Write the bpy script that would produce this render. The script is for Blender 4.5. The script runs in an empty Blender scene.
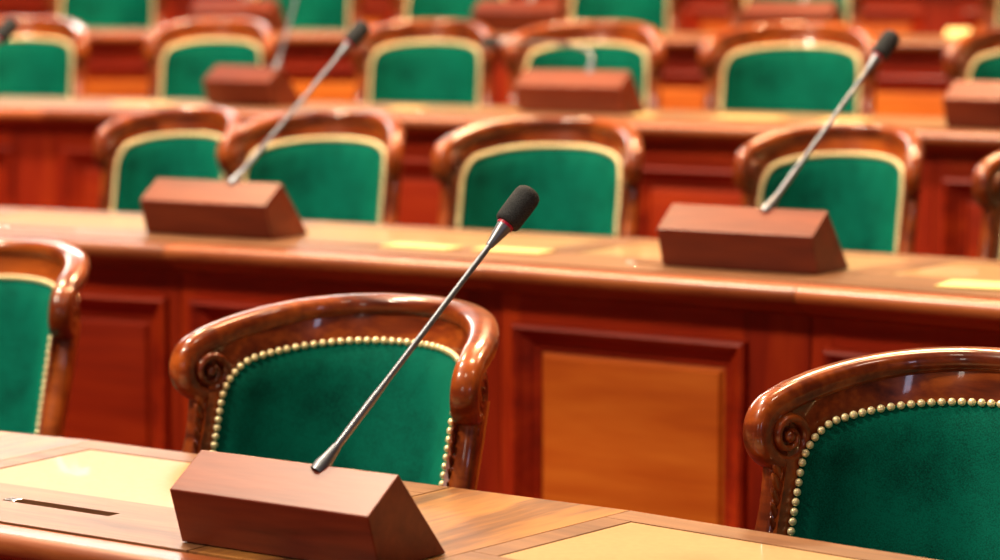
import bpy, math, random
from mathutils import Vector, Matrix, noise
R_ = math.radians
sc = bpy.context.scene
COL = sc.collection
random.seed(7)

# ------------------------------------------------------------------ layout of the chamber (metres, degrees)
CEN = (-6.2, -4.0)                                   # centre of the hemicycle
ROWS = {1: (10.3, .76, 0.0), 2: (12.2, .957, .197), 3: (14.15, 1.145, .39), 4: (16.3, 1.33, .58), 5: (18.5, 1.53, .77)}  # radius of back edge, desk top, floor

def polar(az, r, z=0.0):
    a = R_(az)
    return Vector((CEN[0] + r * math.cos(a), CEN[1] + r * math.sin(a), z))

# ------------------------------------------------------------------ mesh helpers
class MB:
    def __init__(s): s.v = []; s.f = []
    def add(s, verts, faces):
        o = len(s.v); s.v += [tuple(p) for p in verts]; s.f += [tuple(i + o for i in f) for f in faces]
    def box(s, x0, x1, y0, y1, z0, z1, wedge=None):
        P = [(x, y, z) for z in (z0, z1) for (x, y) in ((x0, y0), (x1, y0), (x1, y1), (x0, y1))]
        if wedge: P = [(x * (wedge + y) / wedge, y, z) for x, y, z in P]
        s.add(P, [(3, 2, 1, 0), (4, 5, 6, 7), (0, 1, 5, 4), (1, 2, 6, 5), (2, 3, 7, 6), (3, 0, 4, 7)])
    def prism(s, prof, x0, x1, wedge=None):           # closed (y,z) profile, counter-clockwise seen from +x
        n = len(prof)
        P = [(x, y, z) for x in (x0, x1) for y, z in prof]
        if wedge: P = [(x * (wedge + y) / wedge, y, z) for x, y, z in P]
        F = [tuple(range(n))[::-1], tuple(range(n, 2 * n))]
        F += [(i, (i + 1) % n, n + (i + 1) % n, n + i) for i in range(n)]
        s.add(P, F)
    def grid(s, G, closed_u=False, closed_v=False):
        nu, nv = len(G), len(G[0]); P = [p for r in G for p in r]; F = []
        for i in range(nu - (0 if closed_u else 1)):
            for j in range(nv - (0 if closed_v else 1)):
                a, b = i, (i + 1) % nu; c, d = j, (j + 1) % nv
                F.append((a * nv + c, b * nv + c, b * nv + d, a * nv + d))
        s.add(P, F)
    def tube(s, path, radii, seg=14, cap=True, first_n=None, power=2.0):   # swept section, parallel transport
        path = [Vector(p) for p in path]; n = len(path); rings = []; N = None
        for i, p in enumerate(path):
            T = (path[min(i + 1, n - 1)] - path[max(i - 1, 0)]).normalized()
            if N is None:
                h = Vector(first_n) if first_n else (Vector((0, 0, 1)) if abs(T.z) < .9 else Vector((1, 0, 0)))
                N = (h - T * h.dot(T)).normalized()
            else:
                N = (N - T * N.dot(T)).normalized()
            B = T.cross(N)
            rw, rh = radii[i] if isinstance(radii[i], (tuple, list)) else (radii[i], radii[i])
            ring = []
            for k in range(seg):
                a = 2 * math.pi * k / seg; c, q = math.cos(a), math.sin(a)
                c = math.copysign(abs(c) ** (2 / power), c); q = math.copysign(abs(q) ** (2 / power), q)
                ring.append(p + B * (rw * c) + N * (rh * q))
            rings.append(ring)
        o = len(s.v); s.grid(rings, closed_v=True)
        if cap:
            s.f.append(tuple(o + k for k in range(seg))); s.f.append(tuple(o + (n - 1) * seg + k for k in range(seg))[::-1])
    def ball(s, c, r, M=None, nu=12, nv=8):
        G = []
        for j in range(nv + 1):
            th = math.pi * j / nv
            row = []
            for i in range(nu):
                a = 2 * math.pi * i / nu
                p = Vector((r[0] * math.sin(th) * math.cos(a), r[1] * math.sin(th) * math.sin(a), r[2] * math.cos(th)))
                if M: p = M @ p
                row.append(p + Vector(c))
            G.append(row)
        s.grid(G, closed_v=True)
    def lathe(s, p0, d, prof, seg=24):                # profile (distance along d, radius)
        d = Vector(d).normalized(); h = Vector((0, 0, 1)) if abs(d.z) < .9 else Vector((1, 0, 0))
        u = (h - d * h.dot(d)).normalized(); w = d.cross(u); p0 = Vector(p0)
        G = [[p0 + d * l + (u * math.cos(2 * math.pi * k / seg) + w * math.sin(2 * math.pi * k / seg)) * max(r, 1e-5) for k in range(seg)] for l, r in prof]
        s.grid(G, closed_v=True)
    def mirror_x(s):
        o = len(s.v); nf = len(s.f)
        s.v += [(-x, y, z) for x, y, z in s.v[:o]]; s.f += [tuple(i + o for i in f)[::-1] for f in s.f[:nf]]
        return s
    def build(s, name, mat, parent=None, smooth=35, bevel=0, weld=1e-5, subsurf=0):
        import bmesh
        me = bpy.data.meshes.new(name); me.from_pydata(s.v, [], s.f)
        bm = bmesh.new(); bm.from_mesh(me)
        bmesh.ops.remove_doubles(bm, verts=bm.verts, dist=weld)
        bmesh.ops.recalc_face_normals(bm, faces=bm.faces)
        bm.to_mesh(me); bm.free()
        me.materials.append(mat)
        if smooth:
            me.shade_smooth(); me.set_sharp_from_angle(angle=R_(smooth))
        o = bpy.data.objects.new(name, me); COL.objects.link(o)
        if parent: o.parent = parent
        if bevel:
            b = o.modifiers.new('bevel', 'BEVEL'); b.width = bevel; b.segments = 3; b.limit_method = 'ANGLE'; b.angle_limit = R_(40)
            b.harden_normals = False
        if subsurf:
            q = o.modifiers.new('smooth', 'SUBSURF'); q.levels = subsurf; q.render_levels = subsurf
        return o

def empty(name, loc, rz, label, cat, group=None):
    o = bpy.data.objects.new(name, None); COL.objects.link(o)
    o.empty_display_size = .1; o.location = loc; o.rotation_euler = (0, 0, rz)
    o['label'] = label; o['category'] = cat
    if group: o['group'] = group
    return o

def copy_tree(o, parent=None):
    c = o.copy(); COL.objects.link(c)
    if parent: c.parent = parent
    for ch in list(o.children): copy_tree(ch, c)
    return c

# ------------------------------------------------------------------ materials
def nodes_of(name):
    m = bpy.data.materials.new(name); m.use_nodes = True
    nt = m.node_tree; return m, nt, nt.nodes, nt.links, nt.nodes['Principled BSDF']

def wood(name, stops, axis='X', scale=1.0, rough=.35, coat=.4, coat_rough=.12, spread=.25, bump=.03, spec=.5):
    m, nt, N, L, b = nodes_of(name)
    tc = N.new('ShaderNodeTexCoord'); mp = N.new('ShaderNodeMapping')
    oi = N.new('ShaderNodeObjectInfo')
    s = {'X': (1.1, 9, 9), 'Y': (9, 1.1, 9), 'Z': (9, 9, 1.1)}[axis]
    mp.inputs['Scale'].default_value = [k * scale for k in s]
    off = N.new('ShaderNodeVectorMath'); off.operation = 'SCALE'; off.inputs['Scale'].default_value = 40
    cmb = N.new('ShaderNodeCombineXYZ')
    for k in range(3): L.new(oi.outputs['Random'], cmb.inputs[k])
    L.new(cmb.outputs[0], off.inputs[0])
    L.new(tc.outputs['Object'], mp.inputs['Vector']); L.new(off.outputs[0], mp.inputs['Location'])
    n1 = N.new('ShaderNodeTexNoise'); n1.inputs['Scale'].default_value = 1.6; n1.inputs['Detail'].default_value = 5; n1.inputs['Distortion'].default_value = .6
    n2 = N.new('ShaderNodeTexNoise'); n2.inputs['Scale'].default_value = 9; n2.inputs['Detail'].default_value = 4
    L.new(mp.outputs[0], n1.inputs['Vector']); L.new(mp.outputs[0], n2.inputs['Vector'])
    mx = N.new('ShaderNodeMath'); mx.operation = 'MULTIPLY_ADD'; mx.inputs[1].default_value = .35
    L.new(n2.outputs[0], mx.inputs[0]); L.new(n1.outputs[0], mx.inputs[2])
    rp = N.new('ShaderNodeValToRGB'); L.new(mx.outputs[0], rp.inputs['Fac'])
    el = rp.color_ramp.elements
    while len(el) < len(stops): el.new(.5)
    for e, (p, c) in zip(el, stops): e.position = p; e.color = (*c, 1)
    hs = N.new('ShaderNodeHueSaturation'); L.new(rp.outputs['Color'], hs.inputs['Color'])
    mr = N.new('ShaderNodeMapRange'); mr.inputs['To Min'].default_value = 1 - spread; mr.inputs['To Max'].default_value = 1 + spread
    L.new(oi.outputs['Random'], mr.inputs['Value']); L.new(mr.outputs[0], hs.inputs['Value'])
    L.new(hs.outputs[0], b.inputs['Base Color'])
    b.inputs['Roughness'].default_value = rough; b.inputs['Specular IOR Level'].default_value = spec
    b.inputs['Coat Weight'].default_value = coat; b.inputs['Coat Roughness'].default_value = coat_rough
    bp = N.new('ShaderNodeBump'); bp.inputs['Strength'].default_value = bump; bp.inputs['Distance'].default_value = .01
    L.new(n2.outputs[0], bp.inputs['Height']); L.new(bp.outputs[0], b.inputs['Normal'])
    return m

def plain(name, col, rough=.5, metal=0., nscale=60, namp=.12, bump=.0, sheen=0, coat=0, spec=.5):
    m, nt, N, L, b = nodes_of(name)
    tc = N.new('ShaderNodeTexCoord'); n = N.new('ShaderNodeTexNoise'); n.inputs['Scale'].default_value = nscale; n.inputs['Detail'].default_value = 4
    L.new(tc.outputs['Object'], n.inputs['Vector'])
    rp = N.new('ShaderNodeValToRGB'); L.new(n.outputs[0], rp.inputs['Fac'])
    rp.color_ramp.elements[0].position = .3; rp.color_ramp.elements[1].position = .7
    rp.color_ramp.elements[0].color = (*[c * (1 - namp) for c in col], 1); rp.color_ramp.elements[1].color = (*[min(1, c * (1 + namp)) for c in col], 1)
    L.new(rp.outputs[0], b.inputs['Base Color'])
    b.inputs['Roughness'].default_value = rough; b.inputs['Metallic'].default_value = metal
    b.inputs['Coat Weight'].default_value = coat; b.inputs['Specular IOR Level'].default_value = spec
    if bump:
        bp = N.new('ShaderNodeBump'); bp.inputs['Strength'].default_value = bump; bp.inputs['Distance'].default_value = .002
        L.new(n.outputs[0], bp.inputs['Height']); L.new(bp.outputs[0], b.inputs['Normal'])
    return m

def velvet_mat():
    m, nt, N, L, b = nodes_of('green_velvet')
    tc = N.new('ShaderNodeTexCoord')
    n1 = N.new('ShaderNodeTexNoise'); n1.inputs['Scale'].default_value = 9; n1.inputs['Detail'].default_value = 6; n1.inputs['Roughness'].default_value = .65
    n2 = N.new('ShaderNodeTexNoise'); n2.inputs['Scale'].default_value = 420; n2.inputs['Detail'].default_value = 3
    L.new(tc.outputs['Object'], n1.inputs['Vector']); L.new(tc.outputs['Object'], n2.inputs['Vector'])
    mx = N.new('ShaderNodeMath'); mx.operation = 'MULTIPLY_ADD'; mx.inputs[1].default_value = .8
    L.new(n2.outputs[0], mx.inputs[0]); L.new(n1.outputs[0], mx.inputs[2])
    rp = N.new('ShaderNodeValToRGB'); L.new(mx.outputs[0], rp.inputs['Fac'])
    e = rp.color_ramp.elements
    e[0].position = .65; e[0].color = (.0002, .038, .026, 1); e[1].position = 1.15; e[1].color = (.0004, .105, .07, 1)
    L.new(rp.outputs[0], b.inputs['Base Color'])
    b.inputs['Roughness'].default_value = .85; b.inputs['Specular IOR Level'].default_value = .05
    b.inputs['Sheen Weight'].default_value = .25; b.inputs['Sheen Roughness'].default_value = .4; b.inputs['Sheen Tint'].default_value = (.0, .7, .45, 1)
    bp = N.new('ShaderNodeBump'); bp.inputs['Strength'].default_value = .25; bp.inputs['Distance'].default_value = .002
    L.new(n2.outputs[0], bp.inputs['Height']); L.new(bp.outputs[0], b.inputs['Normal'])
    return m

M = {}
M['chair'] = wood('chair_mahogany', [(.4, (.04, .004, .0015)), (.62, (.165, .025, .004)), (.85, (.34, .072, .009))], 'X', 1.2, .3, .6, .06, .15, .01, .25)
M['front'] = wood('front_mahogany', [(.4, (.14, .006, .001)), (.65, (.27, .015, .0016)), (.9, (.39, .033, .003))], 'X', .8, .5, .12, .2, .15, .03, .2)
M['frontv'] = wood('front_mahogany_upright', [(.4, (.14, .006, .001)), (.65, (.27, .015, .0016)), (.9, (.39, .033, .003))], 'Z', .8, .5, .12, .2, .15, .03, .2)
M['panel'] = wood('panel_veneer', [(.4, (.34, .045, .004)), (.62, (.52, .1, .008)), (.9, (.7, .19, .02))], 'X', .45, .5, .12, .2, .12, .03, .2)
M['panel_red'] = wood('panel_red_veneer', [(.4, (.17, .008, .0012)), (.65, (.29, .018, .002)), (.9, (.41, .036, .0035))], 'X', .5, .5, .12, .2, .12, .03, .2)
M['lip'] = wood('edge_mahogany', [(.4, (.13, .022, .006)), (.65, (.24, .054, .014)), (.9, (.35, .1, .026))], 'X', 1, .38, .3, .2, .35, .03, .3)
M['top'] = wood('desk_top_walnut', [(.4, (.075, .027, .012)), (.62, (.155, .066, .029)), (.9, (.25, .118, .054))], 'X', 1, .42, .15, .2, .12, .03, .35)
M['topy'] = wood('divider_board_walnut', [(.46, (.08, .025, .010)), (.60, (.19, .074, .024)), (.76, (.37, .155, .036))], 'Y', 1.1, .36, .4, .22, .06)
M['boxw'] = wood('microphone_base_wood', [(.4, (.06, .006, .0015)), (.62, (.12, .014, .0035)), (.9, (.18, .027, .006))], 'X', 1.2, .42, .08, .25, .12, .03, .3)
M['core'] = plain('dark_core_board', (.02, .008, .004), .7)
M['pad'] = plain('tan_leather', (.50, .31, .15), .32, 0, 90, .06, .1, coat=.7)
M['brass'] = plain('pale_brass', (.95, .82, .48), .3, .45, 120, .08)
M['steel'] = plain('gunmetal', (.2, .21, .24), .36, .75, 30, .04)
M['chrome'] = plain('chrome', (.75, .76, .78), .15, 1., 80, .03)
M['foam'] = plain('black_foam', (.035, .038, .042), .95, 0, 700, .6, .8, spec=.2)
M['red'] = plain('red_ring_plastic', (.5, .01, .05), .3)
M['dark'] = plain('dark_grey_metal', (.07, .075, .085), .35, .6)
M['paper'] = plain('pale_yellow_paper', (.66, .5, .2), .55, 0, 40, .04)
M['carpet'] = plain('red_carpet', (.12, .012, .01), .95, 0, 300, .35, .3, spec=.1)
M['plaster'] = plain('warm_plaster', (.22, .13, .07), .8, 0, 8, .06)
M['velvet'] = velvet_mat()

# ------------------------------------------------------------------ floor: stepped tiers
def make_floor():
    mb = MB(); n = 40; a0, a1 = 36, 92
    rad = [(4.2, 0.0), (11.2, 0.0), (11.2, .197), (13.3, .197), (13.3, .39), (15.4, .39), (15.4, .58), (17.5, .58), (17.5, .77), (20.8, .77)]
    G = [[polar(a0 + (a1 - a0) * i / n, r, z) for r, z in rad] for i in range(n + 1)]
    mb.grid(G)
    B = [[polar(a0 + (a1 - a0) * i / n, r, -.25) for r in (20.8, 4.2)] for i in range(n + 1)]
    mb.grid(B)
    mb.grid([[G[i][-1], B[i][0]] for i in range(n + 1)]); mb.grid([[B[i][1], G[i][0]] for i in range(n + 1)])
    o = mb.build('floor', M['carpet'], smooth=0); o['kind'] = 'structure'
make_floor()
def make_shell():
    mb = MB(); n = 48; a0, a1 = 30, 98
    prof = [(20.6, -.25), (20.6, .95), (20.55, 1.0), (20.55, 1.9), (20.5, 1.95), (20.6, 2.0), (20.6, 7.6), (20.4, 7.75), (20.4, 8.0), (20.85, 8.0), (20.85, -.25)]
    mb.grid([[polar(a0 + (a1 - a0) * i / n, r, z) for r, z in prof] for i in range(n + 1)], closed_v=True)
    o = mb.build('wall_back', M['plaster'], smooth=0); o['kind'] = 'structure'
    mb = MB(); mb.box(-16, 14, -12, 18, 8.0, 8.2)
    o = mb.build('ceiling', M['plaster'], smooth=0); o['kind'] = 'structure'
make_shell()

# ------------------------------------------------------------------ desks
def make_desk(row, az_r, az_l, label, divider=0.0, margin=.05, wide_stile=.155, panel='panel'):
    R, zt, zf = ROWS[row]
    azm = (az_r + az_l) / 2; half = R_(abs(az_l - az_r) / 2)
    w = 2 * R * math.tan(half); hw = w / 2 - .0012
    t = empty('bench_desk', polar(azm, R, zf), R_(azm - 90), label, 'desk', {1: 'desks of the front row', 2: 'desks of the second row', 3: 'desks of the third row', 4: 'desks of the fourth row', 5: 'desks of the last row'}[row])
    H = zt - zf; W = R
    D = -.60                                          # front of the writing top
    xp1 = hw - divider                                # right limit of the pad bay
    g = .0022
    mb = MB(); mb.box(-hw, hw, D, -.004, H - .034, H - .012, W); mb.build('core_board', M['core'], t, 0)
    # writing top: strips round the leather and the pen slot
    pl, pr = -hw + margin, xp1 - margin; pb, pf = -.065, -.375
    sl0, sl1 = pl + .20, pl + .43; sy0, sy1 = -.480, -.454
    mb = MB()
    z0, z1 = H - .0125, H
    mb.box(-hw, xp1, pb + .0012, 0, z0, z1, W)
    mb.box(-hw, pl - .0012, pf, pb, z0, z1, W); mb.box(pr + .0012, xp1, pf, pb, z0, z1, W)
    mb.box(-hw, xp1, sy1, pf - .0012, z0, z1, W)
    mb.box(-hw, sl0, sy0, sy1, z0, z1, W); mb.box(sl1, xp1, sy0, sy1, z0, z1, W)
    mb.box(-hw, xp1, D + g, sy0, z0, z1, W)
    mb.build('writing_top', M['top'], t, 0)
    mb = MB(); mb.box(pl, pr, pf, pb, z0, H - .001, W); mb.build('leather_pad', M['pad'], t, 0, .001)
    mb = MB(); mb.box(sl0, sl0 + .022, sy0 + .002, sy1 - .002, z0, H + .001, W); mb.build('slot_clip', M['chrome'], t, 0, .0012)
    if divider:
        mb = MB(); mb.box(xp1 + .004, hw, D + g, 0, z0, z1, W); mb.build('divider_board', M['topy'], t, 0)
    # rounded front edge
    prof = [(D, H - .003)]
    for k in range(9):
        a = math.pi / 2 + math.pi * k / 8
        prof.append((D - .045 + .019 * math.cos(a), H - .022 + .019 * math.sin(a)))
    prof += [(D - .034, H - .046), (D - .02, H - .058), (D - .008, H - .064), (D, H - .064)]
    mb = MB(); mb.prism(prof[::-1], -hw, hw, W); mb.build('edge_molding', M['lip'], t, 50)
    # front
    yb, yf = D + .03, D + .005                        # frame front plane
    zt2 = H - .064; zb = .0
    sl, sr = .05, wide_stile                          # stiles
    fx0, fx1 = -hw + sl, hw - sr; fz0, fz1 = .14, H - .125
    mb = MB(); mb.box(-hw, fx0, yf, yb, zb, zt2, W); mb.build('stile', M['frontv'], t, 0, .0015)
    mb = MB(); mb.box(fx1, hw, yf, yb, zb, zt2, W); mb.build('stile', M['frontv'], t, 0, .0015)
    mb = MB(); mb.box(fx0, fx1, yf, yb, fz1, zt2, W); mb.build('top_rail', M['front'], t, 0, .0015)
    mb = MB(); mb.box(fx0, fx1, yf, yb, zb, fz0, W); mb.build('bottom_rail', M['front'], t, 0, .0015)
    # bolection frame round the panel: mitred profile
    mw = .062
    pr_ = [(0, .0), (.004, -.014), (.012, -.018), (.020, -.013), (.026, -.004), (.040, .004), (.046, .012), (.056, .012), (mw, .017)]   # inward distance, depth
    def ring(d, y): return [(fx0 + d, yf + y, fz0 + d), (fx1 - d, yf + y, fz0 + d), (fx1 - d, yf + y, fz1 - d), (fx0 + d, yf + y, fz1 - d)]
    mb = MB(); mb.grid([ring(d, y) for d, y in pr_], closed_v=True)
    mb.build('panel_molding', M['front'], t, 25)
    q = [(mw - .004, .019), (mw + .004, .016), (mw + .010, .008), (mw + .014, .007)]
    mb = MB(); G = [ring(d, y) for d, y in q]; mb.grid(G, closed_v=True); mb.add(G[-1], [(0, 1, 2, 3)])
    mb.build('raised_panel', M[panel], t, 15)
    mb = MB(); mb.box(-hw, hw, yb + .002, yb + .014, zb, zt2, W); mb.build('back_board', M['core'], t, 0)
    mb = MB(); mb.prism([(yf - .016, 0), (yf, 0), (yf, .10), (yf - .006, .10), (yf - .016, .085)], -hw, hw, W); mb.build('plinth', M['front'], t, 0)
    for sgn in (-1, 1):
        mb = MB(); x = sgn * (hw - .012); mb.box(min(x, x - sgn * .022), max(x, x - sgn * .022), yb + .016, -.03, 0, H - .036, W); mb.build('side_panel', M['frontv'], t, 0, .0015)
    return t

DESKS = [
 (1, 57.73, 63.76, 'front-row desk at the far left, only its bare wood end shows beside the pale leather', .33),
 (1, 51.70, 57.73, 'front-row desk with a pale leather pad and striped wood divider under the near microphone', .33),
 (1, 45.67, 51.70, 'front-row desk at bottom right with a tan leather pad before the nearest chair', .33),
 (2, 65.90, 69.90, 'second-row desk ending just at the left picture edge', 0),
 (2, 61.82, 65.90, 'second-row desk at the left, its panelled front behind the cut-off green chair', 0),
 (2, 57.72, 61.82, 'second-row desk behind the front middle chair, joined left of the orange-panelled desk', 0),
 (2, 54.12, 57.72, 'second-row desk with a large orange raised panel between the two front-row chairs', 0),
 (2, 50.30, 54.12, 'second-row desk at right behind the nearest chair, a yellow sheet at its edge', 0),
 (3, 69.20, 73.20, 'third-row desk at far left under the cut-off microphone base', 0),
 (3, 65.20, 69.20, 'third-row desk behind the two close-set second-row chairs', 0),
 (3, 61.20, 65.20, 'third-row desk in the middle carrying the base with the bent microphone', 0),
 (3, 57.20, 61.20, 'third-row desk right of the bent microphone with yellow papers on it', 0),
 (3, 53.20, 57.20, 'third-row desk at far right carrying the dark base cut by the picture edge', 0),
 (4, 74.60, 78.60, 'fourth-row desk at far left behind the cut-off third-row chair', 0),
 (4, 70.60, 74.60, 'fourth-row desk behind the second third-row chair from the left', 0),
 (4, 66.60, 70.60, 'fourth-row desk above the third third-row chair', 0),
 (4, 62.60, 66.60, 'fourth-row desk behind the third-row chair with the bent microphone', 0),
 (4, 58.60, 62.60, 'fourth-row desk at right with a small yellow folded paper', 0),
 (4, 54.60, 58.60, 'fourth-row desk cut off by the right picture edge', 0),
 (5, 75.00, 79.00, 'last-row desk front at the top left corner of the picture', 0),
 (5, 71.00, 75.00, 'last-row desk front behind the left fourth-row chair', 0),
 (5, 67.00, 71.00, 'last-row desk front behind the two close fourth-row chairs', 0),
 (5, 63.00, 67.00, 'last-row desk front behind the middle right fourth-row chair', 0),
 (5, 59.00, 63.00, 'last-row desk front of bare orange wood at the top right', 0),
 (5, 55.00, 59.00, 'last-row desk front at the top right corner of the picture', 0),
]
for row, a, b, lab, dv in DESKS:
    make_desk(row, a, b, lab, dv, .05, .05 if (row, a) == (2, 61.82) else .155, 'panel' if row > 3 or (row, a) == (2, 54.12) else 'panel_red')

# ------------------------------------------------------------------ chairs
CA, CB, TE = .268, .335, R_(68)                       # half axes and sweep of the horseshoe back, arms flare at the front
REC = .28                                             # recline
def plan(t, off=0.0):
    return (CA - off) * math.sin(t), (CB - off) * math.cos(t) - CB * math.cos(TE)
TMAX = TE
def zrail(t): return .985 - .046 * min(1, abs(t) / TE) ** 2.6
def surf(t, z, off): x, y = plan(t, off); return Vector((x, y + REC * (z - .9), z))

def arc_table(off, n=800):
    ts = [-TE + 2 * TE * i / n for i in range(n + 1)]; L = [0]; p = plan(ts[0], off)
    for t in ts[1:]:
        q = plan(t, off); L.append(L[-1] + math.hypot(q[0] - p[0], q[1] - p[1])); p = q
    return ts, [l - L[-1] / 2 for l in L]
def t_of(s, tab):
    ts, L = tab
    if s <= L[0]: return ts[0]
    if s >= L[-1]: return ts[-1]
    lo, hi = 0, len(L) - 1
    while hi - lo > 1:
        m = (lo + hi) // 2
        if L[m] <= s: lo = m
        else: hi = m
    k = (s - L[lo]) / (L[hi] - L[lo] + 1e-12); return ts[lo] + (ts[hi] - ts[lo]) * k

def upholstery(off, sign, zb, smax, drop, rc, puff, nails_off):
    tab = arc_table(off)
    ztop = lambda s: zrail(t_of(s, tab)) - drop
    def top(s):
        a = abs(s) - (smax - rc)
        return ztop(s) if a <= 0 else ztop(s) - rc + math.sqrt(max(0, rc * rc - a * a))
    ss = []
    n = 44
    for i in range(n + 1):
        k = -1 + 2 * i / n; ss.append(smax * math.sin(k * math.pi / 2) * .35 + smax * k * .65)
    for i in range(1, 7):                              # finer columns in the corners
        a = rc * (1 - math.cos(math.pi / 2 * i / 7)); ss += [smax - a, -smax + a]
    ss = sorted(ss)
    G = []
    for s in ss:
        zt = top(s); col = []
        for j in range(17):
            v = j / 16; z = zb + (zt - zb) * (1 - (1 - v) ** 1.4)
            d = min(zt - z, smax - abs(s))
            h = puff * (1 - max(0, 1 - d / .05) ** 2.2)
            col.append(surf(t_of(s, tab), z, off + sign * (.001 + h)))
        G.append(col)
    # nail line
    path = []; z = zb + .06
    while z < ztop(smax) - rc: path.append((-smax, z)); z += .001
    for i in range(1, 60):
        a = math.pi / 2 * i / 60; path.append((-smax + rc - rc * math.cos(a), ztop(-smax + rc - rc * math.cos(a)) - rc + rc * math.sin(a)))
    for i in range(401): s = -(smax - rc) * (1 - i / 200); path.append((s, ztop(s)))
    path += [(-s, z) for s, z in path[:len(path) - 401]][::-1]
    pts = []; acc = 1e9; prev = None; step = .0142
    P3 = [(surf(t_of(s, tab), z, off + sign * nails_off), s, z) for s, z in path]
    for p, s, z in P3:
        if prev is not None: acc += (p - prev).length
        if acc >= step:
            tt = t_of(s, tab); a = surf(tt + .01, z, off) - surf(tt - .01, z, off); b2 = surf(tt, z + .01, off) - surf(tt, z - .01, off)
            nr = a.cross(b2).normalized()
            nr = nr * (-sign if nr.dot(Vector((p.x, p.y, 0))) > 0 else sign)
            pts.append((p, nr)); acc = 0
        prev = p
    return G, pts

def nail_mesh():
    mb = MB(); mb.ball((0, 0, 0), (.0063, .0063, .005)); return mb
NAIL = None
def rot_to(n): return Vector((0, 0, 1)).rotation_difference(n).to_matrix()

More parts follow.
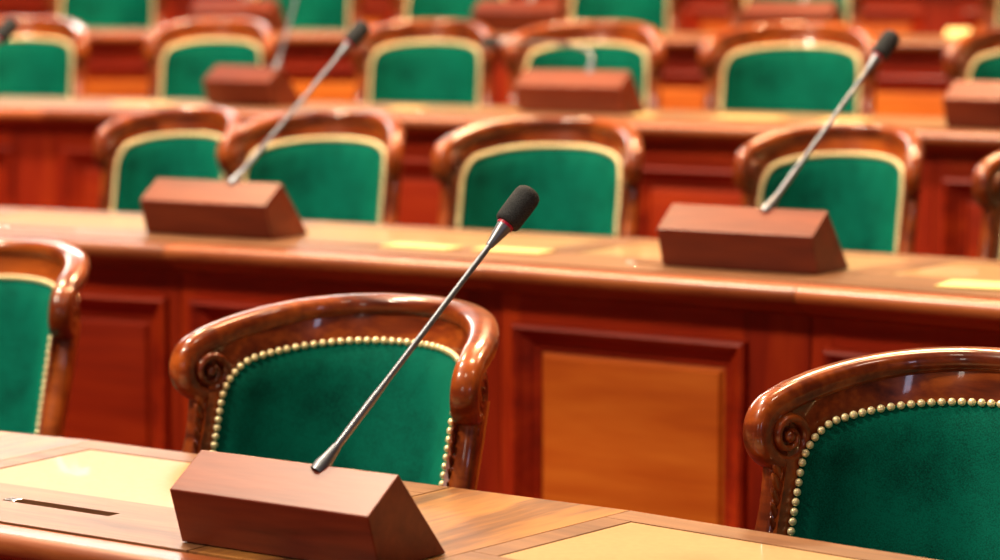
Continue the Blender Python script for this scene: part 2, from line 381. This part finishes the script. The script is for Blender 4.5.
def make_chair(label, group, single_nails):
    global NAIL
    t = empty('armchair', (0, 0, 0), 0, label, 'chair', group)
    # shell of the horseshoe back
    mb = MB(); n = 48
    prof = []
    G = []
    for i in range(n + 1):
        tt = -TMAX + 2 * TMAX * i / n; zt = zrail(tt) - .006; col = []
        for z in [.40 + (zt - .40) * k / 12 for k in range(13)]: col.append(surf(tt, z, .017 + .012 * max(0, 1 - abs(z - (zt - .03)) / .05) * -1))
        for z in [.40 + (zt - .40) * k / 12 for k in range(12, -1, -1)]: col.append(surf(tt, z, -.012))
        G.append(col)
    mb.grid(G, closed_v=True); m_ = len(G[0]); o = len(mb.v) - (n + 1) * m_
    for base in (0, n * m_):
        for k in range(12): mb.f.append((o + base + k, o + base + k + 1, o + base + m_ - 2 - k, o + base + m_ - 1 - k))
    mb.build('back_frame', M['chair'], t, 40)
    # top rail whose front ends roll under into volutes (spirals seen on the inner faces)
    path, rad = [], []
    n0 = 30
    for i in range(n0 + 1):
        tt = TE * i / n0; x, y = plan(tt, -.004); z = zrail(tt); k = i / n0
        path.append((-x, y + REC * (z - .9), z)); rad.append((.027 - .0035 * k ** 3, .0185 + .0035 * k))
    E_ = Vector(path[-1]); fd = (Vector(path[-1]) - Vector(path[-2])); fd.z = 0; fd.normalize(); nd = Vector((-fd.y, fd.x, 0))   # forward, inward
    RS = .046; up = Vector((0, 0, 1)); p0 = R_(24); C_ = E_ + fd * (.037 - RS * math.sin(p0)) - up * (.014 + RS * math.cos(p0))
    path.append(E_ + fd * .018 - up * .006); rad.append((.0225, .0215))
    for i in range(0, 72):
        k = i / 71; ph = p0 + k * R_(690)
        r = RS * (1 - .82 * k ** .95)
        path.append(C_ + nd * (.006 * min(1, k * 4)) + fd * (r * math.sin(ph)) + up * (r * math.cos(ph)))
        rad.append((.0225 + .003 * k, max(.0215 - .03 * k, .0115 - .0065 * k)))
    mb = MB(); mb.tube(path, rad, 20, True, (0, 0, 1), 2.6)
    mb.ball(C_ + nd * .023, (.0095, .0095, .0095))
    mb.lathe(C_ - nd * .0155, nd, [(0, 0), (0, .042), (.031, .042), (.031, 0)], 28)
    mb.mirror_x(); mb.build('top_rail', M['chair'], t, 45)
    # front posts with carved leaves
    for sgn in (-1, 1):
        flip = (lambda v: v) if sgn < 0 else (lambda v: Vector((-v.x, v.y, v.z)))
        def pp(f_, n_, z): return C_ + fd * (f_ - .014 - .05 * (z - C_.z)) + nd * n_ + Vector((0, REC, 1)) * (z - C_.z)
        mb = MB(); pts, rd = [], []
        for i in range(19):
            k = i / 18; z = (C_.z - .012) - (C_.z - .012 - .40) * k
            pts.append(flip(pp(-.006 - .010 * math.sin(min(1, k * 2.2) * math.pi), -.001, z))); w_ = .038 - .008 * min(1, k * 4.5) ** .7
            rd.append((w_, .0200 - .002 * k))
        mb.tube(pts, rd, 16, True, flip(nd), 3.4)
        post = mb.build('front_post', M['chair'], t, 40)
        lf = MB(); ang = math.atan2(nd.y, nd.x)
        for i in range(7):
            k = i / 6; z = C_.z - .052 - .115 * k; s_ = 1.2 - .65 * k
            for face, (f_, n_) in enumerate(((.006 - .010 * k, .0175), (.0095 - .003 * (1 - abs(k - .3)), 0))):
                for side in (-1, 1):
                    ds = side * .0085 * s_
                    p = pp(f_ + (ds if face == 0 else 0), n_ + (ds if face == 1 else 0), z)
                    Mx = Matrix.Rotation(ang, 3, 'Z') @ (Matrix.Rotation(R_(side * 28), 3, 'X') if face == 0 else Matrix.Rotation(R_(side * 28), 3, 'Y'))
                    mbx = MB(); mbx.ball((0, 0, 0), (.0035 * s_, .0065 * s_, .021 * s_) if face == 0 else (.0065 * s_, .0035 * s_, .021 * s_), Mx, 10, 8)
                    lf.add([flip(p + Vector(v)) for v in mbx.v], mbx.f)
        lf.build('leaf_carving', M['chair'], post, 60)
    # upholstery with nails
    G, pts = upholstery(.017, 1, .42, arc_table(.017)[1][-1] - .023, .058, .054, .014, .006)
    mb = MB(); mb.grid(G); up = mb.build('back_upholstery', M['velvet'], t, 60)
    if single_nails:
        if NAIL is None: NAIL = nail_mesh().build('nail_head', M['brass'], up, 60)
        for i, (p, nr) in enumerate(pts):
            o = NAIL if NAIL.get('used') is None else NAIL.copy()
            if o is not NAIL: COL.objects.link(o)
            NAIL['used'] = 1
            o.parent = up; o.location = p; o.rotation_euler = rot_to(nr).to_euler()
    else:
        mb = MB()
        for p, nr in pts: mb.ball(p, (.0078, .0078, .006), rot_to(nr), 8, 6)
        mb.build('nail_trim', M['brass'], up, 60)
    G, pts = upholstery(-.012, -1, .42, arc_table(-.012)[1][-1] - .02, .065, .03, .006, .002)
    mb = MB(); mb.grid(G); ou = mb.build('outer_upholstery', M['velvet'], t, 60)
    mb = MB()
    for p, nr in pts: mb.ball(p, (.0052, .0052, .004), rot_to(nr), 8, 6)
    mb.build('nail_trim', M['brass'], ou, 60)
    # seat, apron, legs
    def outline(off, y0): 
        pts = []
        for i in range(25):
            tt = -TE + 2 * TE * i / 24; x, y = plan(tt, off); pts.append((x, y + REC * (.42 - .9)))
        f = y0
        return pts + [(CA - off - .01, f + .03), (CA - off - .04, f), (-(CA - off - .04), f), (-(CA - off - .01), f + .03)]
    mb = MB(); oo = outline(.022, -.30)
    cen = Vector((0, -.08))
    rows = []
    for z, k in [(.40, 1), (.43, 1.0), (.455, .97), (.47, .88), (.478, .6), (.48, .02)]:
        rows.append([(cen.x + (x - cen.x) * k, cen.y + (y - cen.y) * k, z) for x, y in oo])
    mb.grid(rows, closed_v=True); mb.build('seat_cushion', M['velvet'], t, 60)
    mb = MB(); o2 = outline(-.008, -.315)
    rows = [[(x, y, z) for x, y in o2] for z in (.40, .335)]
    rows = [[(x * .9, -.08 + (y + .08) * .9, .40) for x, y in o2]] + rows + [[(x * .9, -.08 + (y + .08) * .9, .335) for x, y in o2]]
    mb.grid(rows, closed_u=True, closed_v=True); mb.build('seat_rail', M['chair'], t, 40)
    for x, y, dx, dy in ((-.22, -.27, 0, -.02), (.22, -.27, 0, -.02), (-.17, .08, -.02, .08), (.17, .08, .02, .08)):
        mb = MB(); mb.tube([(x, y, .345), (x, y, .25), (x + dx * .5, y + dy * .5, .1), (x + dx, y + dy, 0)], [.026, .023, .017, .015], 12, True, (0, 1, 0), 3)
        mb.build('leg', M['chair'], t, 40)
    return t

G1, G2, G3, G4 = 'chairs of the front row', 'chairs of the second row', 'chairs of the third row', 'chairs of the fourth row'
# row, azimuth, distance behind the desk, turn, width, label
CHAIRS = [
 (1, 55.45, 0.15, 4, 1.045, 'green velvet armchair with carved scrolls behind the near microphone, front row middle', G1),
 (1, 49.25, 0.15, 4, 1.01, 'nearest and sharpest green armchair, cut off at the lower right corner', G1),
 (1, 62.08, 0.60, 4, 1.01, 'front-row green armchair cut off by the left edge, only its right arm in view', G1),
 (2, 60.25, 0.5, 13, 0.94, 'second-row green armchair directly behind the near microphone head', G2),
 (2, 65.42, 0.55, 4, 0.74, 'second-row green armchair at left, overlapped by its right neighbour, pale lit velvet', G2),
 (2, 63.27, 0.5, 9, 0.888, 'second-row green armchair behind the left microphone shaft of that row', G2),
 (2, 56.87, 0.6, 6, 0.815, 'second-row green armchair behind the right microphone base of that row', G2),
 (2, 53.62, 0.5, 8, 0.95, 'second-row green armchair cut off by the right picture edge', G2),
 (3, 72.45, 0.62, 13, 0.97, 'third-row green armchair cut off by the left picture edge', G3),
 (3, 69.43, 0.62, 13, 0.8, 'third-row green armchair whose right side is hidden by the narrow microphone base', G3),
 (3, 66.26, 0.62, 13, 0.86, 'third-row green armchair left of the bent microphone, next to a microphone tip', G3),
 (3, 63.96, 0.62, 13, 0.93, 'third-row green armchair behind the base with the bent microphone', G3),
 (3, 61.15, 0.62, 13, 1.0, 'third-row green armchair behind the tip of the right second-row microphone', G3),
 (3, 57.93, 0.62, 13, 1.0, 'third-row green armchair cut off by the right picture edge', G3),
 (4, 77.25, 0.5, 13, 0.95, 'top-row green armchair in the top left corner, just a sliver of gold edge', G4),
 (4, 74.47, 0.5, 13, 0.913, 'top-row green armchair at the left, whole lower back in view', G4),
 (4, 71.4, 0.5, 13, 0.93, 'top-row green armchair right of the upright microphone shaft', G4),
 (4, 69.02, 0.5, 13, 0.93, 'top-row green armchair left of the middle microphone base', G4),
 (4, 66.55, 0.5, 13, 0.892, 'top-row green armchair between the middle and right microphone bases', G4),
 (4, 63.98, 0.5, 13, 0.93, 'top-row green armchair mostly hidden behind the right microphone base', G4),
 (4, 60.44, 0.5, 13, 0.93, 'top-row green armchair in the top right corner, just its left edge', G4),
]
HEIGHT = {1: .995, 2: .988, 3: 1.004, 4: 1.004}
proto = {}
for row, az, dr, turn, wd, lab, grp in CHAIRS:
    key = row == 1
    if key not in proto: c = proto[key] = make_chair(lab, grp, key)
    else:
        c = copy_tree(proto[key]); c['label'] = lab; c['group'] = grp
    c.location = polar(az, ROWS[row][0] + dr, ROWS[row][2]); c.rotation_euler = (0, 0, R_(az - 90 + turn)); c.scale = (wd, wd, HEIGHT[row])

# ------------------------------------------------------------------ desk microphones
def make_mic(row, az, rad, turn, tip, label, group, bend=None, length=.35, foot=.043):
    """tip: offset of the foam tip from the foot of the shaft (right, outward, up)"""
    zt = ROWS[row][1]
    t = empty('desk_microphone', polar(az, rad, zt + .0012), R_(az - 90 + turn), label, 'microphone', group)
    h = length / 2
    mb = MB(); mb.prism([(0, .0), (-.025, .078), (.043, .125), (.15, 0)][::-1], -h, h); mb.build('wooden_base', M['boxw'], t, 0, .002)
    f = Vector((foot, .0445, .124)); d = Vector(tip)
    if bend: path = [f + Vector(p) for p in bend]
    else: path = [f + d * k for k in (0, .1, .5, 1)]
    # resample
    P = []
    for a, b in zip(path[:-1], path[1:]):
        for k in range(6): P.append(a.lerp(b, k / 6))
    P.append(path[-1])
    if bend:
        for _ in range(8): P = [P[0]] + [(P[i - 1] + 2 * P[i] + P[i + 1]) / 4 for i in range(1, len(P) - 1)] + [P[-1]]
    L = sum((P[i + 1] - P[i]).length for i in range(len(P) - 1)); e = (P[-1] - P[-2]).normalized(); s = (P[1] - P[0]).normalized()
    cut = [P[0]]; acc = 0
    for i in range(1, len(P)):
        acc += (P[i] - P[i - 1]).length
        if acc < L - .10: cut.append(P[i])
    cut.append(P[-1] - e * .098)
    mb = MB(); mb.tube(cut, [.0056 if (p - P[0]).length < .115 else .0043 for p in cut], 12); mb.build('gooseneck', M['steel'], t, 60)
    mb = MB(); mb.lathe(P[0] - s * .012, s, [(0, .012), (.012, .0118), (.022, .0095), (.034, .0078), (.045, .0066), (.045, 0)], 20); mb.build('shaft_socket', M['steel'], t, 40)
    q = P[-1] - e * .10
    mb = MB(); mb.lathe(q, e, [(0, 0), (0, .0058), (.004, .0062), (.03, .0105), (.036, .0112), (.036, 0)], 20); mb.build('capsule', M['steel'], t, 40)
    mb = MB(); mb.lathe(q, e, [(.036, 0), (.036, .0125), (.0405, .0125), (.0405, 0)], 24); mb.build('red_ring', M['red'], t, 40)
    mb = MB(); mb.lathe(q, e, [(.040, 0), (.040, .0155), (.0425, .0182), (.048, .0192), (.07, .0197), (.090, .0195), (.097, .0178), (.1015, .013), (.1035, .006), (.104, 0)], 28); mb.build('foam_windscreen', M['foam'], t, 50)
    return t

GM = 'desk microphones on wooden bases'
T1 = (.13, .31, .36)
make_mic(1, 52.76, 9.745, 2, T1, 'sharp near microphone on a wooden base with a long thin shaft, front row', GM)
make_mic(2, 61.87, 11.74, -2, (.155, .31, .352), 'second-row microphone on the left wooden base, tip before the third-row chairs', GM)
make_mic(2, 55.21, 11.71, 3, (.135, .3, .345), 'second-row microphone on the right wooden base, dark tip at upper right', GM)
make_mic(2, 66.6, 11.74, 0, (.155, .31, .352), 'microphone at the left picture edge, only its blurred tip shows above the cut-off base', GM)
make_mic(3, 66.95, 13.78, -14, (.02, .16, .42), 'third-row microphone with a nearly upright shaft on a narrow wooden base', GM, None, .27, .115)
make_mic(3, 62.42, 13.84, -2, T1, 'third-row microphone bent over to the left above its wooden base', GM,
         [(0, 0, 0), (.0, .01, .035), (-.02, .03, .06), (-.10, .05, .075), (-.25, .09, .08), (-.42, .1, .075)])
make_mic(3, 56.45, 13.62, -4, T1, 'third-row microphone base cut off by the right picture edge', GM)
make_mic(3, 71.95, 13.78, 0, T1, 'third-row microphone base cut off by the left picture edge', GM)
make_mic(4, 70.95, 15.80, -4, T1, 'top-row microphone base left of the upright shaft', GM)
make_mic(4, 66.82, 15.90, -4, T1, 'top-row microphone base in the middle of the upper edge', GM)
make_mic(4, 62.95, 15.92, -4, T1, 'top-row microphone base at the right of the upper edge', GM)

# ------------------------------------------------------------------ papers
def sheet(row, az, rad, turn, w, d, label, curl=.0, thick=.004, fold=False):
    zt = ROWS[row][1]
    mb = MB(); n = 10
    if fold:
        mb.prism([(0, 0), (d, 0), (d * .55, .028), (d * .5, .028)][::-1], -w / 2, w / 2)
    else:
        top = [[(-w / 2 + w * i / n, d * j / 4, thick + curl * (abs(i / n - .5) * 2) ** 2) for j in range(5)] for i in range(n + 1)]
        bot = [[(x, y, max(0, z - thick)) for x, y, z in r] for r in top]
        mb.grid(top); mb.grid([r[::-1] for r in bot])
        for a, b in ((0, 0), (n, n)): mb.grid([top[a], bot[b]])
        mb.grid([[r[0] for r in top], [r[0] for r in bot]]); mb.grid([[r[-1] for r in top], [r[-1] for r in bot]])
    o = mb.build('paper_sheet' if not fold else 'folded_paper', M['paper'], None, 0)
    o.location = polar(az, rad, zt + .0008); o.rotation_euler = (0, 0, R_(az - 90 + turn))
    o['label'] = label; o['category'] = 'paper'; o['group'] = 'yellow papers on the desks'
sheet(2, 59.15, 11.72, 0, .17, .07, 'yellow sheet on the second-row desk left of the near microphone shaft')
sheet(2, 58.10, 11.75, 0, .17, .07, 'yellow sheet on the second-row desk right of the near microphone head')
sheet(2, 52.40, 11.68, 12, .22, .12, 'pale yellow sheet lying at the right end of the second-row desk')
sheet(3, 68.40, 13.75, 0, .20, .09, 'pale yellow sheet on the left of the third-row desk above overlapped chairs')
sheet(3, 64.70, 13.80, 0, .10, .09, 'small yellow sheet on the third-row desk left of the bent microphone base')
sheet(3, 61.23, 13.72, 8, .06, .08, 'tiny yellow slip just right of the bent microphone base')
sheet(3, 59.94, 13.75, 0, .20, .09, 'yellow sheet on the third-row desk before the right-hand chair')
sheet(3, 58.74, 13.76, 0, .14, .09, 'yellow sheet where the right microphone shaft crosses the third-row desk')
sheet(4, 60.95, 16.15, 0, .09, .06, 'small yellow folded paper standing on the top-row desk at right', fold=True)

# ------------------------------------------------------------------ light
def area(name, loc, target, sx, sy, power, col):
    l = bpy.data.lights.new(name, 'AREA'); l.shape = 'RECTANGLE'; l.size = sx; l.size_y = sy; l.energy = power; l.color = col
    o = bpy.data.objects.new(name, l); COL.objects.link(o); o.location = loc
    o.rotation_euler = (Vector(target) - Vector(loc)).to_track_quat('-Z', 'Y').to_euler()
    return o
WHITE, WARM = (1, .84, .62), (1, .66, .36)
LAMPS = [((-4.4, 2.6, 6.6), .8, 560, WHITE), ((-1.0, .6, 6.8), .8, 50, WHITE), ((2.6, 2.2, 6.8), .8, 60, WHITE),
         ((-3.0, 6.2, 6.9), .8, 640, WHITE), ((.8, 6.3, 6.9), 1.2, 330, WARM), ((3.6, 8.8, 6.8), .8, 560, WARM), ((-2.6, 9.8, 7.1), .8, 520, WARM), ((1.0, 11.4, 7.1), 1.2, 620, WARM)]
for p, s_, e_, c_ in LAMPS:
    area('ceiling_light', p, (p[0] * .4, p[1] * .5 + 3.4, .8), s_, s_, e_, c_)
area('window_light', (-1.5, 15.8, 4.6), (0, 6, .9), 9, .6, 420, (1, .93, .85))
area('window_light', (3.4, -9, 4.2), (0, 6, 1.0), 1.0, 2.2, 60, (.7, .72, 1))
area('window_light', (-4.5, -7.5, 4.2), (0, 6, 1.0), 1.0, 2.2, 60, (1, .92, .8))
w = bpy.data.worlds.new('hall'); sc.world = w; w.use_nodes = True
w.node_tree.nodes['Background'].inputs['Color'].default_value = (1, .72, .5, 1); w.node_tree.nodes['Background'].inputs['Strength'].default_value = .07

# ------------------------------------------------------------------ camera
cam = bpy.data.cameras.new('camera'); co = bpy.data.objects.new('camera', cam); COL.objects.link(co)
co.location = (0, 0, 1.55); co.rotation_euler = (math.pi / 2 - math.atan((280 + 25) / 2800), 0, 0)
cam.sensor_width = 36; cam.lens = 100.8; cam.clip_start = .1; cam.clip_end = 200
cam.dof.use_dof = True; cam.dof.focus_distance = 4.12; cam.dof.aperture_fstop = 2.8
sc.camera = co
vs = sc.view_settings
sc.display_settings.display_device = 'sRGB'
vs.view_transform = 'Standard'; vs.look = 'None'; vs.gamma = 1; vs.use_curve_mapping = False; vs.exposure = 0.0
